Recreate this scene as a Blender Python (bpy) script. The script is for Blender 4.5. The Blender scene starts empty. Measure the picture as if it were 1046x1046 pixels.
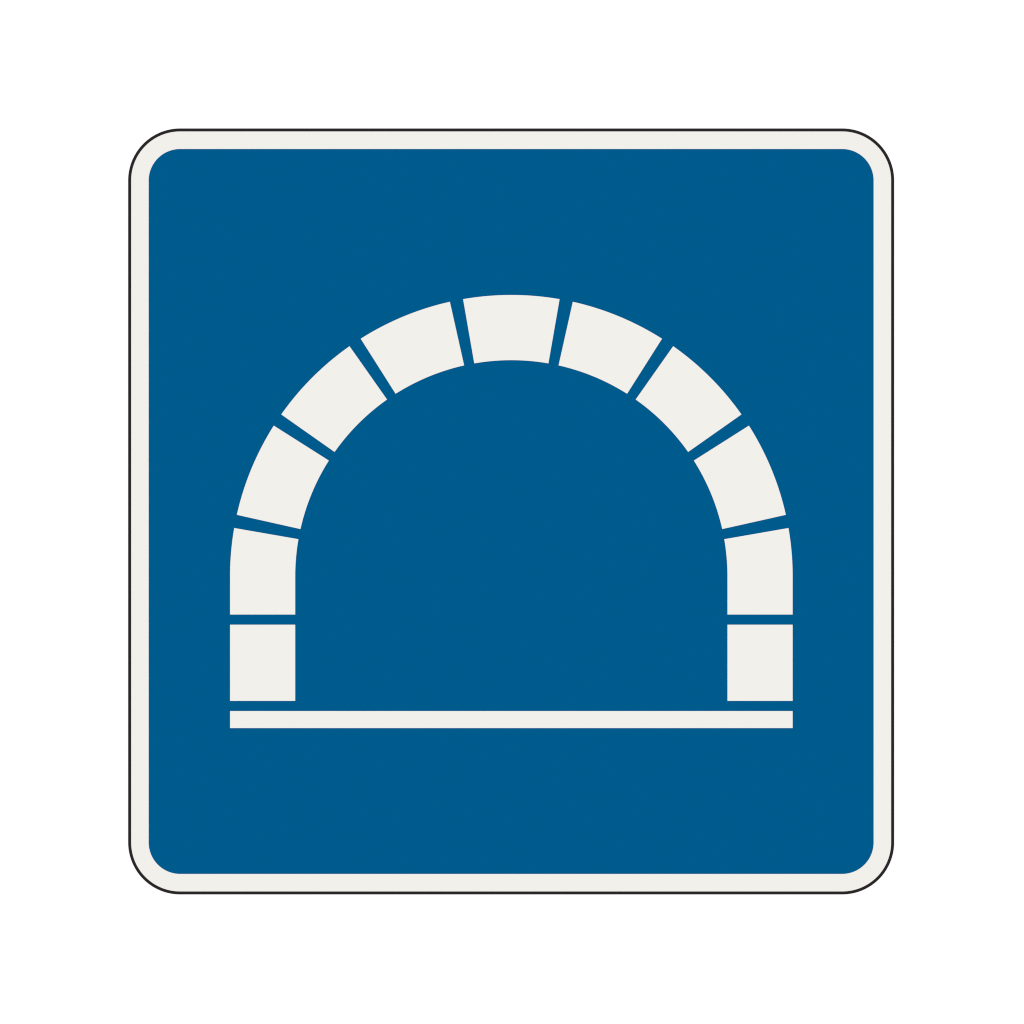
import bpy, bmesh, math

S = 0.75 / 782.3            # metres per drawing unit: the sign is a 750 mm square plate
DX, DZ = 523.0, 523.0       # drawing point that sits at x = 0, z = ZC
ZC = 1.6
sc = bpy.context.scene
C = sc.collection

def X(px): return (px - DX) * S
def Z(py): return ZC - (py - DZ) * S

# ------------------------------------------------------------------ materials
def srgb(r, g, b):
    f = lambda c: c / 12.92 if c <= 0.04045 else ((c + 0.055) / 1.055) ** 2.4
    return [f(v / 255) for v in (r, g, b)]

LIGHT = 1.128               # what a perfectly white surface sends back under the studio lamp

def mat(name, rgb, bump=0.0, scale=900):
    m = bpy.data.materials.new(name); m.use_nodes = True
    nt = m.node_tree; p = nt.nodes['Principled BSDF']
    p.inputs['Base Color'].default_value = (*rgb, 1)
    p.inputs['Specular IOR Level'].default_value = 0.0
    tc = nt.nodes.new('ShaderNodeTexCoord')
    n = nt.nodes.new('ShaderNodeTexNoise')
    n.inputs['Scale'].default_value = scale; n.inputs['Detail'].default_value = 2
    nt.links.new(tc.outputs['Object'], n.inputs['Vector'])
    mr = nt.nodes.new('ShaderNodeMapRange')
    mr.inputs['To Min'].default_value = 0.55; mr.inputs['To Max'].default_value = 0.7
    nt.links.new(n.outputs['Fac'], mr.inputs['Value'])
    nt.links.new(mr.outputs['Result'], p.inputs['Roughness'])
    return m

def painted(name, r, g, b): return mat(name, [c / LIGHT for c in srgb(r, g, b)])
M_WHITE = painted('traffic_white_sheeting', 241, 240, 234.6)
M_BLUE = painted('traffic_blue_sheeting', 0, 90.8, 141)
M_BLACK = painted('black_edge_paint', 40, 38, 39)
M_BACK = mat('white_studio_paper', (0.92, 0.92, 0.92), scale=300)

# ------------------------------------------------------------------ mesh helpers
def prism(name, pts, y0, y1, material, parent, origin):
    """closed plate: drawing outline pts, back at y0, front at y1 (y1 < y0, towards the viewer)"""
    bm = bmesh.new()
    P = [(X(x), Z(y)) for x, y in pts]
    if sum(P[i][0] * P[(i + 1) % len(P)][1] - P[(i + 1) % len(P)][0] * P[i][1] for i in range(len(P))) < 0:
        P.reverse()
    ox, oy, oz = origin
    a = [bm.verts.new((x - ox, y1 - oy, z - oz)) for x, z in P]
    b = [bm.verts.new((x - ox, y0 - oy, z - oz)) for x, z in P]
    n = len(P)
    bm.faces.new(a); bm.faces.new(b[::-1])
    for i in range(n):
        j = (i + 1) % n
        bm.faces.new((a[j], a[i], b[i], b[j]))
    return finish(name, bm, material, parent)

def ring(name, outer, inner, y0, y1, material, parent, origin):
    bm = bmesh.new()
    ox, oy, oz = origin
    L = [[bm.verts.new((X(x) - ox, y - oy, Z(py) - oz)) for x, py in pts]
         for pts, y in ((outer, y1), (inner, y1), (inner, y0), (outer, y0))]
    n = len(outer)
    for k in range(4):
        A, B = L[k], L[(k + 1) % 4]
        for i in range(n):
            j = (i + 1) % n
            bm.faces.new((A[i], A[j], B[j], B[i]))
    return finish(name, bm, material, parent)

def finish(name, bm, material, parent):
    bmesh.ops.recalc_face_normals(bm, faces=bm.faces)
    me = bpy.data.meshes.new(name); bm.to_mesh(me); bm.free()
    me.materials.append(material)
    o = bpy.data.objects.new(name, me); C.objects.link(o)
    o.parent = parent
    return o

def rounded(cx, cy, h, r, n=48):
    pts = []
    for sx, sy, a0 in ((1, -1, -90), (1, 1, 0), (-1, 1, 90), (-1, -1, 180)):
        for i in range(n + 1):
            a = math.radians(a0 + 90 * i / n)
            pts.append((cx + sx * (h - r) + r * math.cos(a), cy + sy * (h - r) + r * math.sin(a)))
    return pts

# ------------------------------------------------------------------ the sign
CX, CY, H = 522.13, 522.43, 391.27          # centre and half width of the plate
LINE, RO = 3.10, 53.1                       # black edge width, outer corner radius
base = (X(CX), 0.0, Z(CY + H))
sign = bpy.data.objects.new('road_sign', None); C.objects.link(sign)
sign.location = base
sign['label'] = 'square blue tunnel sign with white border and white stone arch symbol, on plain white backdrop'
sign['category'] = 'road sign'

YB, YP = -0.0003, -0.0030                   # back and front of the aluminium plate
YF, YS = -0.0034, -0.0038                   # front of the blue film, front of the white symbol film
black = ring('black_edge', rounded(CX, CY, H, RO), rounded(CX, CY, H - LINE, RO - LINE), YB, -0.0032, M_BLACK, sign, base)
black['label'] = 'thin black line round the rim of the sign'
plate = prism('sign_plate', rounded(CX, CY, H - LINE, RO - LINE), YB, YP, M_WHITE, sign, base)
plate['label'] = 'off white plate showing as a border round the blue field'
field = prism('blue_field', rounded(CX, CY + .02, 370.27, 32.2), YP + 0.0002, YF, M_BLUE, sign, base)
field['label'] = 'plain blue field with rounded corners'

AX, AY, R1, R0 = 522.33, 588.65, 287.3, 220.75   # arch centre, outer and inner radius
GAP = 1.375                                      # half joint, degrees

def on_arc(r, deg):                              # degrees from the crown, clockwise
    a = math.radians(deg)
    return (AX + r * math.sin(a), AY - r * math.cos(a))

def arc(r, a0, a1, n=24):
    return [on_arc(r, a0 + (a1 - a0) * i / n) for i in range(n + 1)]

def block(pts): return prism('arch_block', pts, YF + 0.0002, YS, M_WHITE, field, base)

for k in range(-3, 4):                           # seven wedge stones
    a0, a1 = k * 22.5 - 11.25 + GAP, k * 22.5 + 11.25 - GAP
    block(arc(R1, a0, a1) + arc(R0, a1, a0))
for s in (-1, 1):                                # springers and the square stones under them
    a0 = 78.75 + GAP
    block(arc(R1, s * a0, s * 90, 16) + [(AX + s * R1, 627.7), (AX + s * R0, 627.7)] + arc(R0, s * 90, s * a0, 16))
    block([(AX + s * R1, 638.1), (AX + s * R1, 715.9), (AX + s * R0, 715.9), (AX + s * R0, 638.1)])
prism('ground_line', [(AX - R1, 726.3), (AX + R1, 726.3), (AX + R1, 743.7), (AX - R1, 743.7)], YF + 0.0002, YS, M_WHITE, field, base)

# ------------------------------------------------------------------ backdrop
bm = bmesh.new()
bmesh.ops.create_cube(bm, size=1)
bmesh.ops.scale(bm, vec=(12, 0.02, 8), verts=bm.verts)
bmesh.ops.translate(bm, vec=(0, 0.01, ZC), verts=bm.verts)
back = finish('backdrop', bm, M_BACK, None)
back['kind'] = 'structure'

# ------------------------------------------------------------------ light: one big softbox far behind the camera
AMB = 0.10
D = 15.0
la = bpy.data.lights.new('studio_softbox', 'AREA')
la.shape = 'DISK'; la.size = 2.0
la.energy = (LIGHT - AMB) * math.pi ** 2 * D * D * 1.0022
la.color = (1, 1, 1)
lo = bpy.data.objects.new('studio_softbox', la); C.objects.link(lo)
lo.location = (0, -D, ZC); lo.rotation_euler = (math.radians(90), 0, 0)

w = bpy.data.worlds.new('World'); sc.world = w; w.use_nodes = True
bg = w.node_tree.nodes['Background']
bg.inputs['Color'].default_value = (1, 1, 1, 1); bg.inputs['Strength'].default_value = AMB

# ------------------------------------------------------------------ camera
cam = bpy.data.cameras.new('camera')
DIST = 4.0
cam.sensor_width = 36; cam.lens = 36 * DIST / (1046 * S)
cam.clip_start = 0.05; cam.clip_end = 100
co = bpy.data.objects.new('camera', cam); C.objects.link(co)
co.location = (0, YF - DIST, ZC); co.rotation_euler = (math.radians(90), 0, 0)
sc.camera = co

sc.render.engine = 'CYCLES'
sc.render.filter_size = 1.1
sc.cycles.filter_width = 1.1
sc.cycles.use_denoising = False
sc.view_settings.view_transform = 'Standard'
sc.view_settings.look = 'None'
sc.view_settings.exposure = 0
sc.view_settings.gamma = 1
sc.view_settings.use_curve_mapping = False
